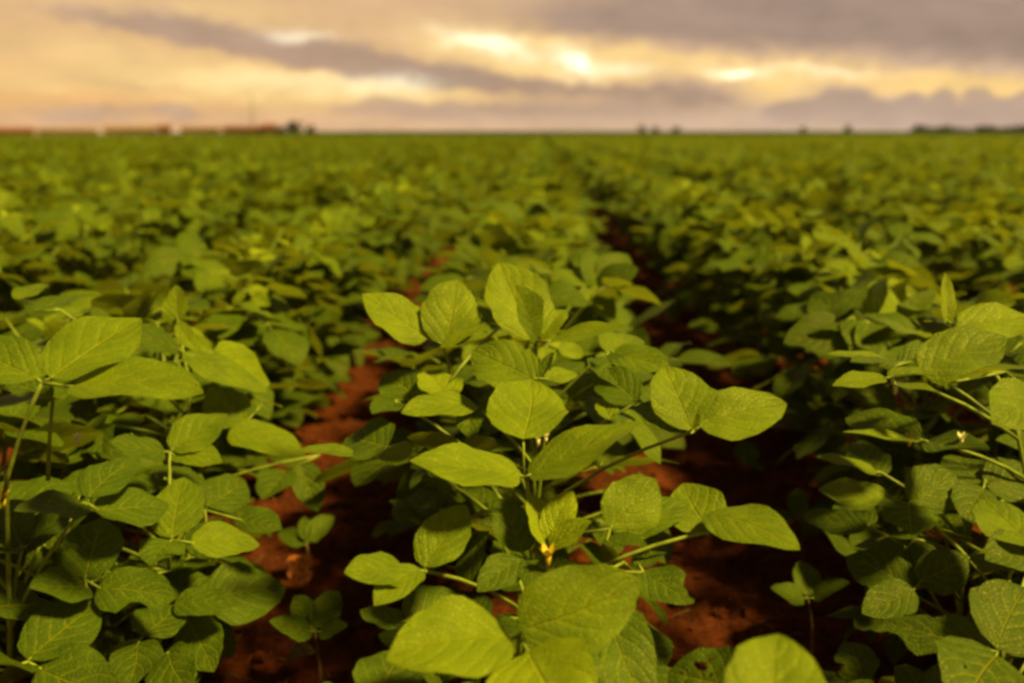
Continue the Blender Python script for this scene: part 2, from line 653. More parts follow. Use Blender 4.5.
def hl(bx, by, tx, ty, d, L=.092, s=1, r=.72, n=DEF_N, fold=.14, curl=.3, tone=.55, bites=(), holes=(), wave=.06):
    """a leaflet seen from (bx,by) to (tx,ty); d = depth of its base; s: its tip lies farther (+1) or nearer (-1)"""
    if tone < .5:
        tone = tone * .8 - .01      # old leaves are deeper green; darkened further here to imitate shade low down
    B = at(bx, by, d)
    q = ray(tx, ty)
    # |CP + t q - B| = L
    m = CP - B
    A, Bq, C = q @ q, 2 * q @ m, m @ m - L * L
    disc = Bq * Bq - 4 * A * C
    if disc < 0:
        t = -Bq / (2 * A)
    else:
        t = (-Bq + s * math.sqrt(disc)) / (2 * A)
    T = CP + t * q
    LL = np.linalg.norm(T - B)
    return dict(base=B, axis=(T - B) / LL, normal=cvec(n), L=LL, W=LL * r, fold=fold + .10, curl=curl, wave=wave,
                tone=tone, bites=list(bites), holes=list(holes))


HEROES = []
OCC = []          # (px, py, depth) samples over the hand-placed leaflets


def project(p):
    v = np.asarray(p) - CP
    d = v @ CF
    return np.array((IW / 2 + FPX * (v @ CR) / d, IH / 2 - FPX * (v @ CU) / d, d))


def in_front(q):
    """would this filler leaflet stand between the lens and a leaf the photograph shows?"""
    if not OCC:
        return False
    occ = np.array(OCC)
    a = nrm(q['axis'])
    l = nrm(np.cross(q['normal'], a))
    for (u, v) in ((.1, 0), (.5, 0), (1, 0), (.4, .5), (.4, -.5), (.75, .35), (.75, -.35)):
        p = q['base'] + a * q['L'] * u + l * q['W'] * v
        x, y, d = project(p)
        if np.any((np.abs(occ[:, 0] - x) < 15) & (np.abs(occ[:, 1] - y) < 15) & (occ[:, 2] > d - .015)):
            return True
    return False


def hero(name_label, base, stem_top, trifs, seed, fill=(6, .05, .22), cat='plant', flowers=(), group=None, fill_dirs=None):
    for tr in trifs:
        for q in tr[4]:
            a = nrm(q['axis'])
            l = nrm(np.cross(q['normal'], a))
            for u in (.05, .25, .5, .75, .97):
                for v in (-.33, 0, .33):
                    if u in (.05, .97) and v:
                        continue
                    OCC.append(project(q['base'] + a * q['L'] * u + l * q['W'] * v))
    HEROES.append((name_label, base, stem_top, trifs, seed, fill, cat, flowers, group, fill_dirs))


def grow_hero(name_label, base, stem_top, trifs, seed, fill, cat, flowers, group, fill_dirs):
    rng = random.Random(seed)
    bx, by = base
    bz = soil_z(bx, by)
    root = empty('soybean_plant', (bx, by, bz))
    tag(root, name_label, cat, group)
    b = np.array((bx, by, bz))
    top = np.asarray(stem_top, float)
    stem = bez(b - ZUP * .02, top, np.array([rng.gauss(0, .01), rng.gauss(0, .01), .02]), 9)
    leaves = []
    for (jx, jy, jd, sz, lf) in trifs:
        J = at(jx, jy, jd)
        if isinstance(sz, tuple):
            S = at(*sz)
        else:
            zz = bz + (top[2] - bz) * sz
            k = np.argmin(np.abs(stem[:, 2] - zz))
            S = stem[k]
        leaves.append((S, J, lf))
    nf, z0, z1 = fill
    got, tries = 0, 0
    while got < nf and tries < 160:
        tries += 1
        z = rng.uniform(z0, z1)
        az = rad(rng.choice(fill_dirs) + rng.gauss(0, 30)) if fill_dirs else rng.uniform(0, 6.28)
        k = np.argmin(np.abs(stem[:, 2] - bz - z))
        o = np.array((math.cos(az), math.sin(az), 0))
        j = stem[k] + (o * .85 + ZUP * rng.uniform(.2, .6)) * rng.uniform(.07, .19)
        lf = trifoliate(rng, j, o, rng.uniform(.060, .085), .16 + .6 * z + rng.gauss(0, .03))
        if any(in_front(q) for q in lf):
            continue
        got += 1
        leaves.append((stem[k], j, lf))
    build_detailed(root, (bx, by, bz), stem, leaves, rng, nu=14, nv=10, stem_r=.0036)
    for (fx, fy, fd, r, mat, kind) in flowers:
        c = at(fx, fy, fd)
        m2 = MB()
        for k in range(5):
            a = k * 1.257 + seed
            dirv = nrm(np.array((math.cos(a), math.sin(a), 1.3)))
            blade(m2, c - ZUP * r * .6, dirv, nrm(ZUP - dirv * .5), r * 2.0, r * 1.0, rng, nu=4, nv=2, fold=.5, curl=-.6)
        tube(m2, np.array([c - ZUP * r * 2.0, c - ZUP * r * .4]), r * .3, r * .45, 5)
        m2.build(kind, mat, root, (bx, by, bz))
    return root


UPN = (0, .92, .38)      # lies flatter, seen at a low angle
FACE = (0, .45, .90)     # turned to the camera
G_C = 'soybean plants in the sharp part of the field'

hero('soybean plant nearest the lens, broad yellow-green leaves cut by the bottom edge', (-.03, .83), at(522, 660, .84), [
    (519, 636, .81, .9, [
        hl(520, 630, 642, 581, .80, .106, 1, .68, (-.02, .42, .9), .14, .3, .56),
        hl(511, 640, 386, 660, .81, .104, -1, .74, (.15, .85, .52), .12, .6, .66),
        hl(528, 652, 578, 735, .785, .092, -1, .92, (-.25, .80, .55), .14, .8, .76)]),
    (588, 614, .88, .8, [
        hl(606, 606, 648, 712, .90, .10, -1, .66, (.15, .45, .88), .16, .5, .46),
        hl(586, 616, 560, 690, .89, .08, -1, .7, (0, .6, .8), .1, .3, .40)]),
    (740, 700, .80, .35, [
        hl(742, 690, 668, 672, .82, .075, 1, .86, (0, .60, .8), .05, .2, .36, holes=((.55, -.35, .05), (.62, -.45, .05), (.5, -.6, .03), (.7, .3, .035), (.35, .4, .025), (.8, -.1, .025), (.42, -.2, .02)), bites=((.62, 1, .10, .4),)),
        hl(746, 698, 760, 760, .82, .075, -1, .8, UPN, tone=.36)]),
    (358, 690, .84, .4, [
        hl(372, 700, 400, 652, .84, .07, 1, .85, FACE, .1, .2, .34),
        hl(360, 700, 310, 720, .84, .07, -1, .8, DEF_N, tone=.34)]),
], 11, (9, .03, .22), group=None)

hero('young soybean leaf held up at the bottom edge right of centre, base out of frame', (.13, .55), at(778, 775, .66), [
    (779, 752, .655, .95, [
        hl(779, 745, 779, 634, .655, .082, 1, .86, (.0, .55, .82), .22, .5, .60),
        hl(785, 752, 880, 770, .655, .075, -1, .7, DEF_N),
        hl(772, 752, 690, 775, .655, .075, -1, .7, DEF_N)]),
], 12, (2, .06, .14))

hero('soybean plant at picture centre, flat bright trifoliate leaf over a yellow flower bud', (-.005, 1.04), at(527, 480, 1.02), [
    (524, 477, 1.00, .98, [
        hl(523, 439, 531, 379, .995, .096, 1, .86, (0, .62, .78), .06, .15, .66),
        hl(520, 474, 409, 461, .995, .115, -1, .60, (.05, .86, .50), .10, .25, .66),
        hl(528, 476, 641, 423, 1.0, .122, 1, .52, (-.15, .85, .5), .16, .3, .60)]),
    (548, 547, .97, .86, [
        hl(547, 546, 530, 494, .97, .056, 1, .62, (.5, .3, .8), .35, .2, .80),
        hl(550, 543, 573, 491, .97, .056, 1, .62, (-.2, .4, .9), .2, .2, .82),
        hl(550, 546, 592, 521, .965, .050, -1, .55, (-.1, .7, .7), .3, .2, .78)]),
    (610, 529, 1.0, .72, [
        hl(610, 528, 656, 479, 1.0, .074, 1, .82, (.1, .4, .9), .10, .2, .55),
        hl(616, 530, 690, 505, 1.01, .082, 1, .62, (.05, .75, .65), .10, .3, .52),
        hl(603, 541, 648, 546, .99, .050, -1, .48, (0, .85, .5), .1, .2, .44)]),
    (714, 531, 1.0, (604, 566, 1.0), [
        hl(712, 532, 683, 483, 1.0, .066, 1, .95, (-.15, .62, .78), .05, .2, .58),
        hl(706, 514, 800, 550, 1.0, .108, -1, .56, (.08, .78, .62), -.10, .6, .56)]),
    (644, 573, .98, .6, [
        hl(642, 572, 694, 603, .98, .066, -1, .74, (.1, .7, .7), .05, .3, .46, bites=((.86, 1, .10, .75), (.7, 1, .05, .5))),
        hl(636, 566, 665, 545, 1.0, .05, 1, .6, UPN, tone=.30)]),
    (425, 571, .95, .55, [
        hl(424, 567, 466, 505, .95, .080, 1, .62, (-.1, .55, .8), .10, .2, .54),
        hl(405, 571, 344, 573, .95, .072, -1, .60, (.0, .72, .7), .12, .3, .52),
        hl(421, 569, 374, 606, .95, .070, -1, .50, (.25, .80, .5), .15, .3, .56)]),
    (525, 556, .99, .62, [
        hl(522, 553, 498, 498, .99, .075, 1, .62, (.3, .35, .9), .1, .2, .38),
        hl(524, 558, 477, 592, .98, .065, -1, .58, (.1, .75, .6), .1, .2, .36),
        hl(525, 560, 560, 600, .98, .065, -1, .58, (.1, .75, .6), .1, .2, .40)]),
    (408, 620, 1.0, .4, [
        hl(406, 619, 456, 593, 1.0, .068, 1, .80, (.1, .6, .8), .05, .2, .40),
        hl(403, 624, 360, 610, 1.0, .05, 1, .7, UPN, tone=.33)]),
], 21, (16, .03, .28), flowers=((548, 553, .955, .0075, M_YELLOW, 'flower_bud'), (580, 466, 1.02, .005, M_YELLOW, 'flower_bud')))

hero('soybean plant just behind the central trifoliate, cupped leaves spread to both sides', (-.03, 1.17), at(548, 400, 1.15), [
    (694, 431, 1.08, .62, [
        hl(692, 431, 664, 366, 1.08, .088, 1, .84, (.12, .40, .92), .22, .3, .58),
        hl(699, 426, 787, 404, 1.08, .104, 1, .62, (-.10, .62, .78), .14, .3, .60),
        hl(690, 434, 700, 424, 1.07, .05, -1, .55, (-.5, .6, .6), .4, .2, .50)]),
    (472, 404, 1.12, .75, [
        hl(476, 405, 401, 413, 1.12, .092, -1, .50, (.05, .82, .55), .10, .3, .62),
        hl(446, 399, 425, 371, 1.15, .075, 1, .72, (.3, .5, .8), .1, .2, .78),
        hl(474, 408, 470, 440, 1.12, .05, -1, .6, DEF_N, tone=.4)]),
    (388, 447, 1.14, .55, [
        hl(387, 447, 346, 438, 1.14, .075, 1, .95, (.1, .6, .78), .05, .2, .40),
        hl(389, 446, 408, 462, 1.14, .045, -1, .9, (.2, .5, .8), .0, .2, .56),
        hl(366, 458, 297, 452, 1.15, .082, -1, .32, UPN, .1, .3, .50)]),
    (537, 379, 1.09, .98, [
        hl(535, 379, 472, 350, 1.09, .088, 1, .76, (.25, .45, .86), .08, .2, .54),
        hl(545, 379, 578, 374, 1.09, .045, 1, .55, (-.1, .65, .7), .15, .2, .66),
        hl(540, 381, 552, 352, 1.10, .05, 1, .5, (-.6, .3, .7), .3, .2, .44)]),
    (640, 400, 1.14, .7, [
        hl(636, 402, 596, 372, 1.14, .075, 1, .7, (.0, .5, .85), .1, .2, .46),
        hl(640, 404, 672, 436, 1.13, .07, -1, .6, (.1, .7, .7), .1, .3, .44),
        hl(612, 420, 603, 396, 1.13, .045, 1, .6, FACE, .2, .2, .60)]),
    (395, 400, 1.2, .6, [
        hl(420, 402, 382, 375, 1.2, .07, 1, .8, FACE, .1, .2, .44),
        hl(398, 402, 372, 414, 1.2, .06, -1, .6, DEF_N, tone=.38)]),
], 22, (14, .03, .30), flowers=((538, 437, 1.08, .0055, M_WHITE, 'flower'), (546, 436, 1.085, .004, M_WHITE, 'flower')))

hero('soybean plant with tall upright leaves rising highest along the central row', (-.035, 1.30), at(536, 345, 1.24), [
    (535, 341, 1.20, .98, [
        hl(533, 340, 499, 262, 1.20, .115, 1, .72, (.25, .30, .92), .16, .2, .66),
        hl(536, 341, 515, 285, 1.17, .080, -1, .62, (.65, .25, .7), .3, .2, .50),
        hl(548, 342, 629, 327, 1.19, .100, -1, .38, (-.1, .88, .45), .12, .3, .58),
        hl(540, 340, 567, 310, 1.22, .055, 1, .7, (-.4, .5, .7), .2, .3, .68)]),
    (442, 344, 1.20, (452, 378, 1.22), [
        hl(429, 338, 362, 294, 1.20, .098, 1, .66, (.15, .62, .75), .05, .2, .62),
        hl(446, 346, 458, 279, 1.20, .090, 1, .80, (.15, .45, .88), .12, .3, .58),
        hl(440, 348, 486, 326, 1.19, .058, -1, .42, (-.2, .85, .5), .25, .2, .66)]),
    (502, 325, 1.24, (448, 385, 1.18), [
        hl(503, 322, 480, 300, 1.25, .06, 1, .7, DEF_N, tone=.5),
        hl(505, 322, 520, 300, 1.28, .06, 1, .7, DEF_N, tone=.5)]),
    (610, 350, 1.24, .8, [
        hl(606, 352, 640, 338, 1.24, .08, 1, .7, (0, .7, .7), .1, .2, .56),
        hl(612, 354, 672, 372, 1.22, .085, -1, .6, (-.1, .7, .7), .1, .3, .5),
        hl(604, 356, 618, 388, 1.22, .07, -1, .7, DEF_N, tone=.42)]),
], 23, (14, .04, .36))

# --- left row, in focus
hero('soybean plant at the left edge, large round leaf on an arching petiole', (-.60, .99), at(6, 470, 1.0), [
    (42, 383, .93, (2, 502, .97), [
        hl(51, 378, 141, 318, .93, .112, 1, .76, (-.1, .62, .78), .05, .15, .60),
        hl(70, 386, 204, 393, .93, .132, -1, .50, (-.12, .88, .5), .10, .3, .60),
        hl(38, 378, -40, 338, .93, .1, 1, .6, DEF_N, tone=.52)]),
    (53, 398, 1.0, (48, 480, 1.03), [
        hl(50, 398, -15, 410, 1.0, .085, -1, .6, UPN, tone=.44),
        hl(50, 402, 5, 380, 1.02, .06, 1, .6, DEF_N, tone=.40)]),
    (87, 503, 1.05, .55, [
        hl(84, 503, 14, 511, 1.05, .082, -1, .64, (.05, .75, .66), .06, .2, .40),
        hl(88, 498, 139, 459, 1.05, .082, 1, .68, (-.1, .60, .8), .06, .2, .44),
        hl(95, 511, 169, 504, 1.05, .085, 1, .70, (-.05, .68, .72), .05, .2, .46)]),
    (22, 548, 1.05, .45, [
        hl(20, 545, 10, 500, 1.05, .07, 1, .7, FACE, .1, .2, .30),
        hl(26, 547, 70, 510, 1.06, .07, 1, .6, FACE, .1, .2, .32),
        hl(16, 549, -30, 560, 1.05, .07, -1, .7, DEF_N, tone=.30)]),
], 31, (16, .03, .34), flowers=((3, 496, .97, .006, M_YELLOW, 'flower_bud'), (78, 437, 1.05, .004, M_WHITE, 'flower')))

hero('soybean plant low at lower left, round dark trifoliate leaf with insect bites', (-.53, 1.12), at(60, 560, 1.12), [
    (85, 580, 1.06, .8, [
        hl(85, 578, 102, 518, 1.06, .078, 1, .90, (.05, .5, .86), .04, .15, .46),
        hl(90, 588, 29, 588, 1.06, .072, -1, .72, (.05, .72, .7), .04, .2, .44),
        hl(97, 588, 177, 598, 1.06, .088, -1, .66, (-.05, .72, .7), .05, .2, .46, bites=((.55, -1, .06, .85), (.7, -1, .05, .4)))]),
    (28, 662, .98, .5, [
        hl(28, 660, 99, 602, .98, .098, 1, .70, (0, .55, .84), .05, .2, .36),
        hl(38, 668, 118, 694, .98, .092, -1, .74, (-.05, .7, .7), .05, .2, .38),
        hl(24, 664, -30, 660, .98, .08, -1, .72, (0, .7, .7), .05, .2, .34)]),
    (-12, 610, 1.02, .6, [
        hl(-12, 608, 50, 606, 1.02, .08, 1, .85, (0, .6, .8), .05, .2, .28)]),
    (140, 640, 1.08, .35, [
        hl(142, 636, 178, 606, 1.08, .07, 1, .8, FACE, .05, .2, .30),
        hl(138, 643, 128, 690, 1.06, .07, -1, .75, DEF_N, tone=.30)]),
], 32, (16, .03, .26))

hero('soybean plant at left with an egg-shaped leaf pointing at the bare furrow', (-.50, 1.27), at(170, 520, 1.2), [
    (172, 540, 1.12, .9, [
        hl(172, 538, 184, 477, 1.12, .084, 1, .74, (.05, .50, .86), .08, .2, .52),
        hl(191, 543, 260, 545, 1.12, .080, 1, .62, (-.05, .70, .7), .04, .15, .58),
        hl(171, 540, 150, 566, 1.12, .052, -1, .95, (.1, .6, .78), .04, .2, .46, bites=((.62, 1, .07, .7), (.85, 1, .08, .5)))]),
    (170, 452, 1.22, .98, [
        hl(171, 450, 228, 414, 1.22, .084, 1, .70, (-.05, .58, .8), .06, .2, .50),
        hl(165, 452, 109, 442, 1.22, .074, -1, .62, (.05, .72, .7), .06, .2, .44),
        hl(172, 455, 223, 463, 1.22, .068, -1, .56, (0, .74, .68), .06, .2, .54)]),
    (180, 606, 1.16, .4, [
        hl(174, 604, 237, 606, 1.13, .075, -1, .56, (0, .74, .66), .06, .2, .46),
        hl(204, 602, 286, 588, 1.22, .105, 1, .82, (-.05, .62, .78), .03, .2, .42),
        hl(188, 622, 214, 672, 1.16, .080, -1, .72, (-.15, .6, .78), .04, .2, .38)]),
    (205, 510, 1.25, .7, [
        hl(206, 506, 245, 480, 1.25, .075, 1, .85, FACE, .05, .2, .34),
        hl(240, 520, 282, 530, 1.25, .06, -1, .7, DEF_N, tone=.36),
        hl(206, 520, 214, 560, 1.24, .07, -1, .75, FACE, .05, .2, .32)]),
    (155, 660, 1.1, .3, [
        hl(168, 650, 190, 690, 1.1, .07, -1, .8, FACE, .05, .2, .32)]),
], 33, (18, .03, .30))

hero('soybean plant at left with glossy folded leaves above the furrow edge', (-.56, 1.45), at(190, 390, 1.42), [
    (192, 356, 1.36, .98, [
        hl(182, 353, 268, 392, 1.36, .125, -1, .44, (-.1, .85, .5), -.15, .5, .54),
        hl(214, 350, 270, 384, 1.42, .11, 1, .62, (-.1, .60, .8), .05, .4, .76),
        hl(180, 350, 120, 336, 1.38, .09, -1, .5, (.5, .6, .6), .1, .2, .36)]),
    (246, 422, 1.38, .75, [
        hl(246, 421, 208, 388, 1.38, .078, 1, .80, (.05, .5, .86), .05, .2, .50),
        hl(229, 431, 305, 455, 1.36, .110, -1, .56, (-.05, .80, .58), .05, .3, .60),
        hl(262, 402, 282, 408, 1.42, .05, 1, .5, UPN, tone=.56)]),
    (176, 316, 1.42, .95, [
        hl(178, 325, 176, 285, 1.42, .066, 1, .62, (-.3, .3, .9), .1, .1, .66),
        hl(178, 322, 201, 352, 1.4, .06, -1, .4, FACE, .1, .1, .6)]),
    (60, 310, 1.35, .9, [
        hl(30, 312, 103, 295, 1.35, .11, 1, .42, UPN, .1, .2, .48),
        hl(18, 300, 48, 285, 1.45, .08, 1, .5, DEF_N, tone=.5)]),
    (320, 455, 1.5, .5, [
        hl(300, 462, 318, 512, 1.5, .08, -1, .6, DEF_N, tone=.34),
        hl(286, 470, 262, 500, 1.5, .08, -1, .7, DEF_N, tone=.32)]),
], 34, (18, .03, .34))

# --- right row, in focus
hero('soybean plant at the right edge, broad overlapping leaves near eye level', (.66, 1.10), at(1010, 400, 1.15), [
    (1005, 372, 1.08, .98, [
        hl(922, 374, 1006, 336, 1.06, .105, 1, .66, (-.1, .62, .76), .05, .3, .52),
        hl(948, 383, 1040, 368, 1.02, .105, -1, .45, (.1, .85, .5), .12, .3, .58),
        hl(1040, 395, 992, 424, 1.02, .085, -1, .75, (-.1, .55, .8), .05, .3, .56)]),
    (957, 327, 1.16, .98, [
        hl(958, 327, 1034, 318, 1.16, .095, 1, .60, (0, .66, .74), .08, .3, .66),
        hl(954, 326, 925, 322, 1.2, .06, 1, .6, UPN, tone=.34),
        hl(948, 325, 945, 272, 1.2, .07, 1, .26, FACE, .3, .1, .70)]),
    (893, 377, 1.10, .9, [
        hl(886, 378, 832, 386, 1.10, .066, -1, .46, (0, .85, .5), .1, .2, .62),
        hl(888, 376, 932, 372, 1.12, .055, 1, .45, UPN, .2, .3, .54),
        hl(892, 384, 938, 392, 1.08, .055, -1, .4, UPN, .1, .2, .58)]),
    (910, 362, 1.2, .85, [
        hl(900, 366, 939, 338, 1.2, .072, 1, .5, (-.3, .6, .7), .15, .2, .44),
        hl(896, 364, 826, 354, 1.2, .092, -1, .32, UPN, .15, .3, .60),
        hl(897, 366, 850, 362, 1.18, .075, -1, .40, (0, .9, .4), .1, .2, .38)]),
    (922, 440, 1.12, .75, [
        hl(920, 438, 845, 418, 1.12, .095, 1, .62, (.1, .66, .7), .06, .3, .38),
        hl(918, 442, 842, 432, 1.08, .09, -1, .26, UPN, .2, .2, .60),
        hl(926, 442, 990, 450, 1.12, .08, -1, .6, DEF_N, tone=.34)]),
    (1036, 548, 1.0, .6, [
        hl(1036, 548, 982, 499, 1.0, .088, 1, .76, (.1, .52, .85), .04, .2, .56),
        hl(1036, 552, 985, 560, 1.02, .07, -1, .7, DEF_N, tone=.32)]),
], 41, (16, .03, .36), flowers=((896, 384, 1.1, .006, M_WHITE, 'flower'), (962, 437, 1.08, .005, M_WHITE, 'flower'), (910, 438, 1.1, .005, M_YELLOW, 'flower_bud')))

hero('soybean plant at right, small green trifoliate above a dark drooping leaf', (.56, 1.22), at(965, 520, 1.2), [
    (908, 504, 1.12, (1002, 602, 1.12), [
        hl(891, 501, 818, 490, 1.12, .088, -1, .56, (.05, .74, .66), .08, .3, .54),
        hl(909, 502, 956, 474, 1.12, .072, 1, .84, (.1, .50, .86), .14, .2, .48),
        hl(909, 504, 912, 535, 1.11, .052, -1, 1.25, (0, .62, .78), .05, .2, .46)]),
    (916, 588, 1.08, .55, [
        hl(913, 587, 846, 556, 1.08, .082, 1, .72, (.1, .56, .82), .04, .2, .26),
        hl(918, 582, 968, 556, 1.08, .07, 1, .7, FACE, .04, .2, .24),
        hl(914, 590, 862, 614, 1.06, .07, -1, .66, DEF_N, .04, .2, .28)]),
    (872, 528, 1.18, .5, [
        hl(866, 530, 802, 514, 1.18, .085, 1, .5, (.05, .66, .74), .05, .2, .34),
        hl(868, 526, 840, 500, 1.2, .07, 1, .7, FACE, .04, .2, .30)]),
    (880, 472, 1.2, .85, [
        hl(877, 473, 815, 457, 1.2, .08, -1, .4, UPN, .1, .2, .58),
        hl(878, 476, 860, 440, 1.22, .075, 1, .7, FACE, .04, .2, .36)]),
    (985, 480, 1.15, .8, [
        hl(984, 484, 952, 455, 1.15, .075, 1, .8, FACE, .04, .2, .30),
        hl(986, 486, 1030, 470, 1.15, .08, 1, .7, FACE, .04, .2, .30),
        hl(984, 488, 965, 525, 1.13, .07, -1, .7, DEF_N, tone=.30)]),
], 42, (18, .03, .30))

hero('soybean plant at lower right corner, dark wavy leaves with ragged edges', (.50, .98), at(1000, 640, .98), [
    (997, 652, .93, .95, [
        hl(990, 651, 886, 622, .93, .108, 1, .56, (.05, .68, .72), .05, .3, .32, bites=((.35, 1, .08, .4), (.75, 1, .08, .3), (.55, -1, .08, .25))),
        hl(996, 648, 1026, 588, .93, .088, 1, .85, (-.1, .5, .85), .05, .2, .30),
        hl(997, 655, 962, 712, .92, .095, -1, .95, (0, .72, .7), .05, .3, .36, holes=((.5, -.3, .02), (.62, .4, .03), (.4, .5, .015)))]),
    (905, 690, .98, .5, [
        hl(925, 700, 905, 664, .98, .06, 1, .8, FACE, .04, .2, .22),
        hl(930, 700, 962, 672, .98, .06, 1, .8, FACE, .04, .2, .22)]),
    (1010, 575, 1.0, .95, [
        hl(1012, 572, 972, 556, 1.0, .06, 1, .6, DEF_N, tone=.30),
        hl(1014, 570, 1030, 540, 1.0, .06, 1, .6, FACE, tone=.30)]),
], 43, (14, .03, .24))

for px_, py_ in ((297, 571), (297, 582), (805, 575), (785, 590), (835, 590), (808, 620), (313, 535), (325, 525), (290, 618), (328, 605), (340, 630), (317, 660), (748, 452), (690, 450), (720, 455),
               (700, 570), (735, 612), (690, 610), (345, 390), (390, 475), (370, 460), (350, 580), (280, 660), (800, 510)):
    OCC.append(np.array((px_, py_, 3.0)))
for h_ in HEROES:
    grow_hero(*h_)

# --- seedlings and the dead leaf in the furrows
def seedling(label, base_px, top_px, lfs, woody=True, seed=5):
    # the base stands where its pixel's ray meets the soil
    q = ray(*base_px)
    t = -CAM_H / q[2]
    b = CP + t * q
    b[2] = soil_z(b[0], b[1])
    root = empty('soybean_seedling', tuple(b))
    tag(root, label, 'seedling', 'seedlings in the bare furrows')
    d = t * .975
    top = at(top_px[0], top_px[1], d)
    mb = MB()
    tube(mb, bez(b - ZUP * .01, top, (0.006, 0, 0), 6), .0028, .0020, 6, 0)
    mb.build('stem', M_WOODY if woody else M_STEM, root, b)
    rng = random.Random(seed)
    for (bx, by, tx, ty, L, s, r, n, tone) in lfs:
        q = hl(bx, by, tx, ty, d, L, s, r, n, tone=tone)
        mb = MB()
        blade(mb, rng=rng, nu=10, nv=6, **{k: q[k] for k in BLADE_KEYS})
        tube(mb, np.array([top, q['base'] + q['axis'] * .004]), .0012, .001, 4, 1)
        mb.build('leaf', [M_LEAF, M_STEM], root, b)
    return root


seedling('three-leaved seedling on a thin brown stem in the right furrow', (812, 655), (808, 598), [
    (807, 596, 801, 560, .060, 1, .66, FACE, .42),
    (804, 599, 770, 588, .055, -1, .62, DEF_N, .48),
    (812, 599, 850, 582, .060, -1, .45, DEF_N, .34)], seed=51)
seedling('four-leaved seedling on a knobbly stem in the left furrow', (319, 690), (315, 632), [
    (312, 631, 269, 621, .062, -1, .60, DEF_N, .44),
    (314, 627, 339, 591, .062, 1, .62, (.2, .5, .8), .44),
    (319, 632, 348, 626, .045, -1, .66, DEF_N, .42),
    (310, 626, 294, 596, .055, 1, .60, FACE, .36)], seed=52)
seedling('spindly seedling beside the orange dead leaf in the left furrow', (304, 575), (307, 545), [
    (308, 541, 334, 516, .060, 1, .60, (.1, .5, .8), .44),
    (303, 545, 278, 532, .055, 1, .55, FACE, .38),
    (306, 540, 304, 516, .045, 1, .5, FACE, .34)], seed=53)
seedling('tiny seedling with round leaves in the shade of the right row', (802, 560), (800, 520), [
    (800, 516, 799, 488, .050, 1, .75, FACE, .36),
    (797, 518, 772, 514, .045, -1, .55, DEF_N, .40),
    (803, 520, 826, 512, .045, -1, .6, DEF_N, .34)], seed=54)
seedling('lone round-leaved seedling in deep shade of the right furrow', (748, 475), (747, 462), [
    (746, 464, 747, 440, .055, 1, .95, FACE, .38),
    (749, 465, 765, 470, .03, -1, .6, DEF_N, .34)], seed=55)

q = ray(297, 584)
t_ = -CAM_H / q[2]
b = CP + t_ * q
b[2] = soil_z(b[0], b[1])
mb = MB()
lf = hl(304, 586, 292, 555, t_ * .97, .060, 1, .70, (.35, .15, .9), fold=.35, curl=.9, wave=.12, bites=((.6, 1, .12, .5), (.35, -1, .1, .4)))
blade(mb, rng=random.Random(3), nu=10, nv=6, **{k: lf[k] for k in BLADE_KEYS})
o = mb.build('dead_leaf', M_DEAD, None, b)
o.location = b
tag(o, 'small withered orange leaf lying in the left furrow', 'dead leaf')
q = ray(290, 658)
t_ = -CAM_H / q[2]
b = CP + t_ * q
b[2] = soil_z(b[0], b[1])
mb = MB()
lf = hl(315, 650, 288, 660, t_ * .985, .052, -1, .5, DEF_N, fold=.3, curl=.6)
blade(mb, rng=random.Random(4), nu=10, nv=6, **{k: lf[k] for k in BLADE_KEYS})
o = mb.build('dead_leaf', M_WOODY, None, b)
o.location = b
tag(o, 'curled brown leaf lying beside the knobbly seedling stem', 'dead leaf')

# ------------------------------------------------------------------ the rows behind
ROW0, S = -.02, .70
ORD = ['front', 'second', 'third', 'fourth', 'fifth', 'sixth', 'seventh', 'eighth', 'ninth', 'tenth', 'eleventh', 'twelfth', 'thirteenth',
       'fourteenth', 'fifteenth', 'sixteenth', 'seventeenth', 'eighteenth', 'nineteenth', 'twentieth']


def row_name(k):
    if k == 0:
        return 'the central row'
    side = 'left' if k < 0 else 'right'
    o = {1: 'first', 2: 'second', 3: 'third', 4: 'fourth', 5: 'fifth', 6: 'sixth', 7: 'seventh', 8: 'eighth'}.get(abs(k), 'far')
    return f'the {o} row {side} of the central row'


HALF = math.tan(math.atan(.5 * SENSOR / LENS))
rp = random.Random(99)
spots = []
for k in range(-60, 61):
    x0 = ROW0 + k * S + (.03 if k == -1 else 0)
    y = {0: 1.42, -1: 1.62, 1: 1.40}.get(k, .9) + rp.uniform(0, .05)
    while y < 58:
        c = x0 + rp.gauss(0, .026)
        lim = HALF * y * 1.03 + .40 + (1.2 if y > 8 else 0)
        xc = c + y * math.tan(YAW)
        if abs(xc) < lim:
            spots.append((y * y + (c * 1.0) ** 2, k, c, y))
        y += rp.uniform(.090, .140) * (.85 if k == 0 else 1.0)
for (k, c, y) in ((-1, -.84, 1.12), (-1, -.80, 1.28), (-1, -.84, 1.42), (-1, -.78, 1.54), (1, .80, 1.16), (1, .74, 1.30)):
    spots.append((y * y + c * c, k, c, y))
spots.sort()
near = spots[:280]
rest = spots[280:]
D_MAX = math.sqrt(near[-1][0])

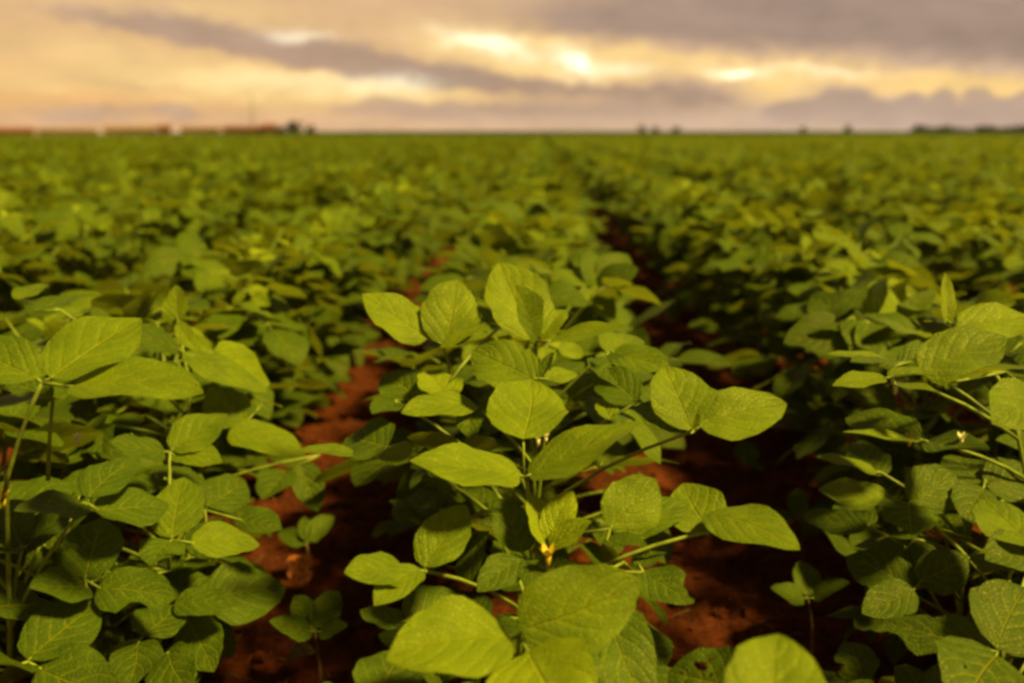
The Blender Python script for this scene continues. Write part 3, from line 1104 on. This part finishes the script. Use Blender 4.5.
# prototypes
protoA = []
for i in range(7):
    rng = random.Random(400 + i)
    st, lv = plant_skeleton(rng, height=rng.uniform(.38, .45), n_nodes=16)
    protoA.append((st, lv, rng))
protoB = []
for i in range(9):
    rng = random.Random(500 + i)
    protoB.append((*plant_skeleton(rng, height=rng.uniform(.38, .46), n_nodes=16), rng))
builtA, builtB = {}, {}
count = {}
NA = 46
for idx, (d2, k, x, y) in enumerate(near):
    detailed = idx < NA
    store, protos = (builtA, protoA) if detailed else (builtB, protoB)
    i = rp.randrange(len(protos))
    if i not in store:
        root = empty('soybean_plant', (0, 0, 0))
        if detailed:
            build_detailed(root, (0, 0, 0), protos[i][0], protos[i][1], protos[i][2], nu=8, nv=6)
        else:
            build_simple(root, *protos[i])
        store[i] = root
    else:
        root = copy_tree(store[i])
    s = rp.uniform(.86, 1.06)
    w_ = {0: 1.04, 1: 1.02, -1: 1.08}.get(k, 1.0)
    root.location = (x, y, soil_z(x, y))
    root.rotation_euler = (rp.gauss(0, .05), rp.gauss(0, .05), rp.uniform(0, 6.28))
    root.scale = (s * w_, s * w_, s * rp.uniform(.95, 1.08) * (.93 if k == 0 and y < 2.6 else 1.0))
    count[k] = count.get(k, 0) + 1
    if detailed:
        if k in (-1, 0, 1):
            pos = ORD[count[k] - 1]
            pos = 'next soybean plant' if pos == 'front' else f'{pos} soybean plant'
            lab = f'{pos} behind the sharp ones, {row_name(k)}'
        else:
            pos = ORD[count[k] - 1]
            lab = f'{"frontmost" if pos == "front" else pos + " visible"} leafy soybean plant in {row_name(k)}'
        tag(root, lab, 'plant', f'soft soybean plants in {row_name(k)}')
    else:
        lab = f'blurred soybean plant farther back in {row_name(k)}'
        tag(root, lab, 'plant', f'blurred soybean plants in {row_name(k)}')

# the rest of the crop: one object of stuff
farA, farB = [], []
for i in range(6):
    rng = random.Random(600 + i)
    st, lv = plant_skeleton(rng, height=rng.uniform(.39, .46), n_nodes=15)
    mb = MB()
    for (s_, j_, lf_) in lv:
        for q in lf_:
            blade(mb, rng=rng, nu=4, nv=2, **{k_: q[k_] for k_ in BLADE_KEYS if k_ != 'bites'})
    farA.append(mb.arrays())
    mb = MB()
    for (s_, j_, lf_) in lv[3:]:
        for q in lf_:
            q = dict(q)
            q['L'] *= 1.25; q['W'] *= 1.25
            blade(mb, rng=rng, nu=2, nv=2, **{k_: q[k_] for k_ in BLADE_KEYS if k_ != 'bites'})
    farB.append(mb.arrays())
rf = random.Random(77)
V_, F_, UV_, T_, MI_ = [], [], [], [], []
n = 0
for (d2, k, x, y) in rest:
    far = d2 > 18 ** 2
    if d2 > 26 ** 2 and rf.random() < .35:
        continue
    v, f, uv, t, mi = rf.choice(farB if far else farA)
    a = rf.uniform(0, 6.28)
    s = rf.uniform(.86, 1.08)
    w_ = {0: 1.0, 1: .98, -1: 1.02}.get(k, 1.0)
    ca, sa = math.cos(a) * s, math.sin(a) * s
    w = np.empty_like(v)
    w[:, 0] = (v[:, 0] * ca - v[:, 1] * sa) * w_ + x
    w[:, 1] = v[:, 0] * sa + v[:, 1] * ca + y
    w[:, 2] = v[:, 2] * s * rf.uniform(.95, 1.08) + terrain(x, y)
    V_.append(w); F_.append(f + n); UV_.append(uv); T_.append(t - .04 + rf.gauss(0, .06)); MI_.append(mi)
    n += len(v)
# beyond the leaves one can make out, the closed canopy as a rough sheet
sx = np.array(sorted([-q for q in graded(0, 60, .7, 4500, 1.12)[1:]] + graded(0, 60, .7, 4500, 1.12)))
sy = np.array(graded(50, 130, .7, 6000, 1.12))
X, Y = np.meshgrid(sx, sy, indexing='ij')
rr = np.random.RandomState(5)
Z = .34 + .10 * rr.rand(*X.shape) * np.clip(1.3 - Y / 900, .15, 1) + terrain(X, Y)
sv = np.stack([X, Y, Z], -1).reshape(-1, 3)
si = np.arange(len(sv)).reshape(len(sx), len(sy))
sf = np.stack([si[:-1, :-1], si[1:, :-1], si[1:, 1:], si[:-1, 1:]], -1).reshape(-1, 4)
V_.append(sv); F_.append(sf + n); UV_.append(np.full((len(sv), 2), .5)); T_.append(np.full(len(sv), .4)); MI_.append(np.ones(len(sf), int))
me = mesh_from('soybean_canopy', np.concatenate(V_), np.concatenate(F_), np.concatenate(UV_), np.clip(np.concatenate(T_), 0, 1), np.concatenate(MI_), [M_LEAF, M_FAR])
o = bpy.data.objects.new('soybean_canopy', me)
COL.objects.link(o)
tag(o, 'closed green canopy of distant soybean rows running to the horizon', 'crop', kind='stuff')


# ------------------------------------------------------------------ the horizon: sheds, mast, trees
def horizon_pt(px, dist):
    q = ray(px, 131)
    q = q / math.hypot(q[0], q[1])
    x, y = q[0] * dist, q[1] * dist
    return np.array((x, y, float(terrain(x, y))))


def box(mb, c, ux, sx_, sy_, z0, z1, mat=0):
    ux = np.asarray(ux); uy = np.array((-ux[1], ux[0], 0))
    vs = []
    for z in (z0, z1):
        for (a, b_) in ((-1, -1), (1, -1), (1, 1), (-1, 1)):
            p = np.asarray(c) + ux * a * sx_ / 2 + uy * b_ * sy_ / 2
            vs.append((p[0], p[1], c[2] + z))
    mb.add(vs, [(0, 3, 2, 1), (4, 5, 6, 7), (0, 1, 5, 4), (1, 2, 6, 5), (2, 3, 7, 6), (3, 0, 4, 7)], mat=mat)


def shed(px0, px1, dist, wall_h, roof_h, depth, mw, mr, label, n_doors):
    a, b_ = horizon_pt(px0, dist), horizon_pt(px1, dist)
    c = (a + b_) / 2
    c[2] = min(a[2], b_[2]) - .2
    ux = nrm((b_ - a) * np.array((1, 1, 0)))
    uy = np.array((-ux[1], ux[0], 0))
    Lx = np.linalg.norm(b_ - a)
    root = empty('farm_shed', tuple(c))
    tag(root, label, 'shed', 'farm sheds on the horizon')
    mb = MB()
    box(mb, c, ux, Lx, depth, 0, wall_h)
    mb.build('wall', mw, root, c, smooth=False)
    # gabled roof with eaves, 0.25 m thick
    mb = MB()
    vs = []
    for th in (0, .25):
        for s_ in (-1, 1):
            e = ux * s_ * (Lx / 2 + .5)
            for (w_, z_) in ((-1, wall_h - .05), (0, wall_h + roof_h), (1, wall_h - .05)):
                p = c + e + uy * w_ * (depth / 2 + .6)
                vs.append((p[0], p[1], c[2] + z_ + th + .02))
    F = [(6, 9, 10, 7), (7, 10, 11, 8), (0, 1, 4, 3), (1, 2, 5, 4), (0, 6, 7, 1), (1, 7, 8, 2), (3, 4, 10, 9), (4, 5, 11, 10), (0, 3, 9, 6), (2, 8, 11, 5)]
    mb.add(vs, F)
    mb.build('roof', mr, root, c, smooth=False)
    # gable ends under the roof
    mb = MB()
    for s_ in (-1, 1):
        e = ux * s_ * (Lx / 2 - .1)
        p0, p1, p2 = (c + e + uy * w_ * depth / 2 for w_ in (-1, 0, 1))
        g = [(p0[0], p0[1], c[2] + wall_h), (p1[0], p1[1], c[2] + wall_h + roof_h - .1), (p2[0], p2[1], c[2] + wall_h)]
        e2 = ux * s_ * -.2
        g2 = [(x_ + e2[0], y_ + e2[1], z_) for (x_, y_, z_) in g]
        mb.add(g + g2, [(0, 1, 4, 3), (1, 2, 5, 4), (2, 0, 3, 5)])
        mb.add(g + g2, [(0, 1, 2, 2), (3, 4, 5, 5)])
    mb.build('gable', mw, root, c, smooth=False)
    for i in range(n_doors):
        t = (i + .5) / n_doors - .5
        p = c + ux * t * Lx * .9 - uy * (depth / 2 + .03)
        mb = MB()
        box(mb, p, ux, min(3.2, Lx / n_doors * .5), .12, .0, wall_h * .72)
        mb.build('door', M_DOOR, root, c, smooth=False)


shed(-26, 34, 520, 2.6, 1.6, 12, M_BRICK, M_ROOFR, 'low brick-red shed at the far left end of the horizon', 5)
shed(37, 97, 560, 2.7, 1.2, 14, M_PALE, M_ROOFP, 'long pale pink shed between the two leftmost red roofs', 6)
shed(104, 156, 500, 2.7, 1.7, 13, M_PALE, M_ROOFP, 'long dusty pink shed with pale walls left of the mast', 5)
shed(158, 171, 490, 3.0, 1.5, 9, M_BRICK, M_ROOFR, 'short red-walled shed at the end of the pink shed', 2)
shed(181, 220, 600, 3.0, 1.6, 13, M_PALE, M_ROOFP, 'faint pale shed just left of the orange-red building', 4)
shed(223, 262, 480, 2.5, 1.3, 12, M_BRICK, M_ROOFR, 'orange-red building standing at the foot of the mast', 4)
shed(262, 277, 470, 2.9, 1.7, 9, M_BRICK, M_ROOFR, 'taller red house beside the dark round trees', 2)

# mast
c = horizon_pt(253, 540)
root = empty('radio_mast', tuple(c))
tag(root, 'thin steel lattice mast rising behind the red building', 'mast')
H = 21.0
mb = MB()
legs = []
for k in range(3):
    a = k * 2.094
    p = c + np.array((math.cos(a), math.sin(a), 0)) * .55
    q2 = c + np.array((math.cos(a), math.sin(a), 0)) * .30 + ZUP * H
    legs.append((p, q2))
    m2 = MB(); tube(m2, np.array([p, q2]), .11, .08, 6)
    m2.build('leg', M_STEEL, root, c)
for i in range(14):
    t0, t1 = i / 14, (i + 1) / 14
    for k in range(3):
        A, B = legs[k], legs[(k + 1) % 3]
        tube(mb, np.array([A[0] * (1 - t0) + A[1] * t0, B[0] * (1 - t1) + B[1] * t1]), .05, .05, 4)
mb.build('bracing', M_STEEL, root, c)
mb = MB(); tube(mb, np.array([c + ZUP * H, c + ZUP * (H + 3)]), .06, .03, 6)
mb.build('antenna', M_STEEL, root, c)


def tree(px, dist, h, w, label, seed, group, trunk_h=None):
    rng = random.Random(seed)
    c = horizon_pt(px, dist)
    root = empty('tree', tuple(c))
    tag(root, label, 'tree', group)
    th = h * .12 if trunk_h is None else trunk_h
    mb = MB()
    tube(mb, bez(c - ZUP * .2, c + ZUP * h * .75, (rng.gauss(0, .15), 0, 0), 6), h * .045, h * .015, 7)
    for i in range(5):
        a = rng.uniform(0, 6.28)
        s0 = c + ZUP * (th + (h * .6 - th) * rng.random())
        tube(mb, bez(s0, s0 + np.array((math.cos(a) * w * .33, math.sin(a) * w * .33, h * .2)), (0, 0, -.05 * h), 4), h * .018, h * .008, 5)
    mb.build('trunk', M_TRUNK, root, c)
    mb = MB()
    clumps = [(np.array((rng.gauss(0, .22) * w, rng.gauss(0, .22) * w, th * .7 + (h - th * .7) * (.05 + .80 * ((ci % 5) / 5 + .2 * rng.random())))), rng.uniform(.16, .26)) for ci in range(15)]
    for (cc, r) in clumps:
        for i in range(55):
            d = nrm([rng.gauss(0, 1) for _ in range(3)])
            p = c + cc + d * np.array((w, w, h * .8)) * r * rng.uniform(.5, 1.05)
            nn = nrm(d + np.array([rng.gauss(0, .5) for _ in range(3)]))
            a = nrm(np.cross(nn, (.3, .2, .9))); b2 = np.cross(nn, a)
            s = h * rng.uniform(.06, .11)
            mb.add([p - a * s, p - b2 * s * .6, p + a * s, p + b2 * s * .6], [(0, 1, 2, 3)])
    mb.build('crown', M_TREE, root, c, smooth=False)


tree(281, 455, 3.4, 6.0, 'low dark bush-like tree touching the red house', 1, 'trees by the sheds')
tree(296, 450, 5.2, 8.5, 'dark round tree, largest of those right of the sheds', 2, 'trees by the sheds')
tree(312, 470, 3.6, 4.6, 'small dark tree at the right end of the farmstead', 3, 'trees by the sheds')
tree(642, 520, 3.7, 4.0, 'left one of the paired dark trees right of centre on the horizon', 4, 'lone trees on the horizon')
tree(655, 560, 3.2, 3.6, 'right one of the paired dark trees right of centre on the horizon', 5, 'lone trees on the horizon')
tree(676, 560, 3.2, 3.6, 'single small tree just right of the paired horizon trees', 6, 'lone trees on the horizon')
tree(803, 640, 3.4, 4.6, 'faint low tree halfway between the pair and the right treeline', 7, 'lone trees on the horizon')
tree(847, 600, 4.0, 5.0, 'dark tree standing alone left of the right-hand treeline', 8, 'lone trees on the horizon')
rt = random.Random(8)
px = 918
while px < 1075:
    tree(px, rt.uniform(560, 640), rt.uniform(2.4, 4.2), rt.uniform(8, 11), 'low dark tree merging into the treeline at the right horizon', int(px), 'trees of the right treeline')
    px += rt.uniform(7, 12)
px = 690
hb = MB()

# ------------------------------------------------------------------ light
sun_d = bpy.data.lights.new('sun', 'SUN')
sun = bpy.data.objects.new('sun', sun_d)
COL.objects.link(sun)
sun_d.energy = 3.7
sun_d.angle = rad(8)
sun_d.color = (1.0, .79, .22)
sun.rotation_euler = Vector(SUNV).to_track_quat('Z', 'Y').to_euler()

world = bpy.data.worlds.new('World')
scene.world = world
world.use_nodes = True
nt = world.node_tree
nt.nodes.clear()
L = nt.links
sky = mk(nt, 'ShaderNodeTexSky', sky_type='NISHITA')
sky.sun_disc = False
sky.sun_elevation = SUN_EL
sky.sun_rotation = math.atan2(SUNV[0], SUNV[1])
sky.altitude = 300
sky.dust_density = 4
tc = mk(nt, 'ShaderNodeTexCoord')
gen = tc.outputs['Generated']
sp = mk(nt, 'ShaderNodeSeparateXYZ')
L.new(gen, sp.inputs[0])
dx, dy, dz = sp.outputs
az = math_n(nt, 'MULTIPLY', math_n(nt, 'ARCTAN2', dx, dy), 1000.0)      # mrad, 0 along the rows
el = math_n(nt, 'MULTIPLY', math_n(nt, 'ARCSINE', dz), 1000.0)
cmb = mk(nt, 'ShaderNodeCombineXYZ')
L.new(az, cmb.inputs[0]); L.new(el, cmb.inputs[1])
P0 = cmb.outputs[0]
# streaky warp so that the cloud edges are ragged
stretch = mk(nt, 'ShaderNodeMapping')
stretch.inputs['Scale'].default_value = (.010, .030, 1)
L.new(P0, stretch.inputs['Vector'])
wn = noise_n(nt, stretch.outputs[0], 1.0, 5, .6)
wv = mk(nt, 'ShaderNodeVectorMath', operation='SUBTRACT')
L.new(wn.outputs['Color'], wv.inputs[0]); wv.inputs[1].default_value = (.5, .5, .5)
ws = mk(nt, 'ShaderNodeVectorMath', operation='MULTIPLY')
L.new(wv.outputs[0], ws.inputs[0]); ws.inputs[1].default_value = (40, 18, 0)
wa = mk(nt, 'ShaderNodeVectorMath', operation='ADD')
L.new(P0, wa.inputs[0]); L.new(ws.outputs[0], wa.inputs[1])
st2 = mk(nt, 'ShaderNodeMapping')
st2.inputs['Scale'].default_value = (.045, .085, 1)
L.new(P0, st2.inputs['Vector'])
wn2 = noise_n(nt, st2.outputs[0], 1.0, 4, .55)
wv2 = mk(nt, 'ShaderNodeVectorMath', operation='SUBTRACT')
L.new(wn2.outputs['Color'], wv2.inputs[0]); wv2.inputs[1].default_value = (.5, .5, .5)
ws2 = mk(nt, 'ShaderNodeVectorMath', operation='MULTIPLY')
L.new(wv2.outputs[0], ws2.inputs[0]); ws2.inputs[1].default_value = (36, 22, 0)
wa2 = mk(nt, 'ShaderNodeVectorMath', operation='ADD')
L.new(wa.outputs[0], wa2.inputs[0]); L.new(ws2.outputs[0], wa2.inputs[1])
PW = wa2.outputs[0]
wa3 = mk(nt, 'ShaderNodeVectorMath', operation='MULTIPLY_ADD')
L.new(wv2.outputs[0], wa3.inputs[0]); wa3.inputs[1].default_value = (11, 7, 0); L.new(P0, wa3.inputs[2])


def px2s(px):
    q = ray(px, 100)
    return math.atan2(q[0], q[1]) * 1000


def py2t(py):
    return math.asin(ray(540, py)[2] / np.linalg.norm(ray(540, py))) * 1000


def blobs(lst, PW=None):
    PW = PW or globals()['PW']
    acc = None
    for (px, py, lx, ly, ang, amp) in lst:
        mp = mk(nt, 'ShaderNodeMapping', vector_type='TEXTURE')
        mp.inputs['Location'].default_value = (px2s(px), py2t(py), 0)
        mp.inputs['Rotation'].default_value = (0, 0, -rad(ang))
        mp.inputs['Scale'].default_value = (lx, ly, 1)
        L.new(PW, mp.inputs['Vector'])
        dt = mk(nt, 'ShaderNodeVectorMath', operation='DOT_PRODUCT')
        L.new(mp.outputs[0], dt.inputs[0]); L.new(mp.outputs[0], dt.inputs[1])
        g = math_n(nt, 'POWER', 2.718, math_n(nt, 'MULTIPLY', dt.outputs['Value'], -1.0))
        acc = math_n(nt, 'MULTIPLY_ADD', g, amp, acc if acc is not None else 0.0)
    return acc


# angles in degrees, positive = falling to the right
glow = blobs([(570, 56, 130, 24, 3, .5), (290, 88, 150, 17, 4, 1.3), (420, 90, 60, 10, 4, 1.0), (90, 55, 130, 22, 0, .35), (490, 47, 66, 18, 10, 1.1), (575, 62, 66, 14, 5, 1.0),
              (640, 66, 40, 10, 0, .35), (870, 80, 190, 9, 6, 1.25), (735, 74, 40, 8, 4, 1.2), (775, 92, 32, 13, 0, .9), (835, 118, 22, 7, 0, .4),
              (960, 93, 100, 10, 2, 1.0), (390, 82, 40, 12, 0, .4), (200, 18, 120, 7, 3, .35), (40, 88, 70, 10, 0, .4), (250, 10, 60, 8, 0, .3)])
hot = blobs([(488, 44, 38, 9, 14, .8), (574, 61, 17, 9, 20, 1.1), (735, 73, 24, 5, 4, .8), (300, 85, 80, 8, 3, .15), (395, 84, 40, 8, 0, .35), (820, 74, 60, 4, 5, .3),
             (625, 68, 26, 5, 0, .4), (300, 36, 30, 5, 0, .4)])
gray = blobs([(220, 40, 130, 14, 11, .75), (370, 62, 115, 15, 9, .9), (470, 80, 90, 9, 4, .7), (600, 90, 70, 8, 2, .45), (130, 30, 90, 7, 8, .45), (720, 18, 200, 26, 2, .9), (960, 36, 190, 30, 6, 1.0), (600, 22, 80, 10, 0, .35),
              
              (400, 112, 90, 9, 0, .45), (480, 112, 90, 10, 0, .4), (620, 108, 130, 14, 0, .4), (80, 115, 50, 9, 0, .75), (175, 112, 30, 9, 0, .7), (110, 86, 80, 5, 3, .4), (700, 95, 60, 18, 0, .4)])
# finer puffs break up the grey
pm = mk(nt, 'ShaderNodeMapping')
pm.inputs['Scale'].default_value = (.024, .055, 1)
L.new(P0, pm.inputs['Vector'])
pn = noise_n(nt, pm.outputs[0], 1.0, 6, .62)
pf = math_n(nt, 'SUBTRACT', pn.outputs['Fac'], .5)
gray = sstep(nt, .10, .85, math_n(nt, 'ADD', gray, math_n(nt, 'MULTIPLY', pf, .75)))
glow = math_n(nt, 'ADD', glow, math_n(nt, 'MULTIPLY', pf, -.5), clamp=True)
hot = math_n(nt, 'MULTIPLY', hot, math_n(nt, 'ADD', 1.0, math_n(nt, 'MULTIPLY', pf, 1.0)), clamp=True)


def srgb(r, g, b, k=1.0):
    f = lambda c: (c / 255 / 12.92 if c / 255 <= .04045 else ((c / 255 + .055) / 1.055) ** 2.4)
    return (f(r) * k, f(g) * k, f(b) * k)


EXPO = 1.75
K = .5 ** EXPO
side = sstep(nt, -450, 350, az)
low = mixc(nt, side, srgb(240, 184, 116, K), srgb(224, 190, 158, K))
upc = mixc(nt, side, srgb(226, 180, 126, K), srgb(212, 174, 138, K))
base = mixc(nt, sstep(nt, 15, 110, el), low, upc)
col = mixc(nt, math_n(nt, 'MULTIPLY', glow, .95), base, mixc(nt, side, srgb(255, 218, 142, K * 1.05), srgb(255, 212, 134, K * 1.05)))
col = mixc(nt, gray, col, mixc(nt, side, srgb(190, 155, 126, K), srgb(168, 140, 121, K)))
col = mixc(nt, hot, col, srgb(255, 246, 212, K * 1.7))
cum = blobs([(858, 99, 16, 10, 0, .8), (833, 99, 16, 11, 0, .8), (806, 106, 16, 10, 0, .7), (780, 110, 18, 9, 0, .6), (910, 104, 12, 10, 0, 1.0), (942, 101, 11, 11, 0, 1.0), (977, 101, 13, 11, 0, 1.0),
             (1003, 108, 11, 8, 0, .9), (1024, 103, 9, 9, 0, .9), (1050, 106, 18, 11, 0, .9), (885, 110, 12, 8, 0, .7), (940, 119, 150, 10, 0, .9),
             (60, 117, 22, 7, 0, .7), (80, 112, 16, 8, 0, .6), (105, 116, 22, 6, 0, .6), (168, 111, 12, 7, 0, .7), (184, 110, 12, 7, 0, .7), (200, 118, 24, 5, 0, .4),
             (340, 112, 26, 8, 0, .5), (375, 104, 22, 9, 0, .7), (400, 108, 26, 10, 0, .6), (440, 110, 34, 9, 0, .6), (490, 112, 40, 9, 0, .5), (560, 112, 50, 12, 0, .5), (640, 112, 60, 12, 0, .4)], wa3.outputs[0])
cum = sstep(nt, .25, .72, math_n(nt, 'ADD', cum, math_n(nt, 'MULTIPLY', pf, .18)))
col = mixc(nt, math_n(nt, 'MULTIPLY', cum, .8), col, mixc(nt, side, srgb(206, 168, 134, K), srgb(176, 150, 134, K)))
# a pale veil right at the horizon, and an unseen overhead sky dimmed to deepen shadows
hz = math_n(nt, 'SUBTRACT', 1.0, sstep(nt, 4, 32, el))
col = mixc(nt, math_n(nt, 'MULTIPLY', hz, .6), col, mixc(nt, side, srgb(224, 184, 146, K), srgb(212, 182, 158, K)))
tex = math_n(nt, 'ADD', math_n(nt, 'MULTIPLY', pf, .42), math_n(nt, 'MULTIPLY', math_n(nt, 'SUBTRACT', wn.outputs['Fac'], .5), .5))
tex = math_n(nt, 'ADD', 1.0, tex)
vm = mk(nt, 'ShaderNodeVectorMath', operation='SCALE')
L.new(col, vm.inputs[0]); L.new(tex, vm.inputs['Scale'])
col = vm.outputs[0]
over = sstep(nt, 130, 500, el)
col = mixc(nt, over, col, (.050, .040, .016))
bg1 = mk(nt, 'ShaderNodeBackground')
L.new(sky.outputs[0], bg1.inputs[0]); bg1.inputs[1].default_value = .05
bg2 = mk(nt, 'ShaderNodeBackground')
L.new(col, bg2.inputs[0]); bg2.inputs[1].default_value = 1.0
mxs = mk(nt, 'ShaderNodeMixShader')
mxs.inputs[0].default_value = .95
L.new(bg1.outputs[0], mxs.inputs[1]); L.new(bg2.outputs[0], mxs.inputs[2])
ow = mk(nt, 'ShaderNodeOutputWorld')
L.new(mxs.outputs[0], ow.inputs[0])

# ------------------------------------------------------------------ render
vs = scene.view_settings
vs.view_transform = 'Standard'
vs.look = 'None'
vs.exposure = EXPO
vs.gamma = 1
cy = scene.cycles
cy.use_denoising = True
cy.max_bounces = 6
cy.diffuse_bounces = 3
cy.glossy_bounces = 2
cy.transmission_bounces = 3
cy.filter_width = 3.0
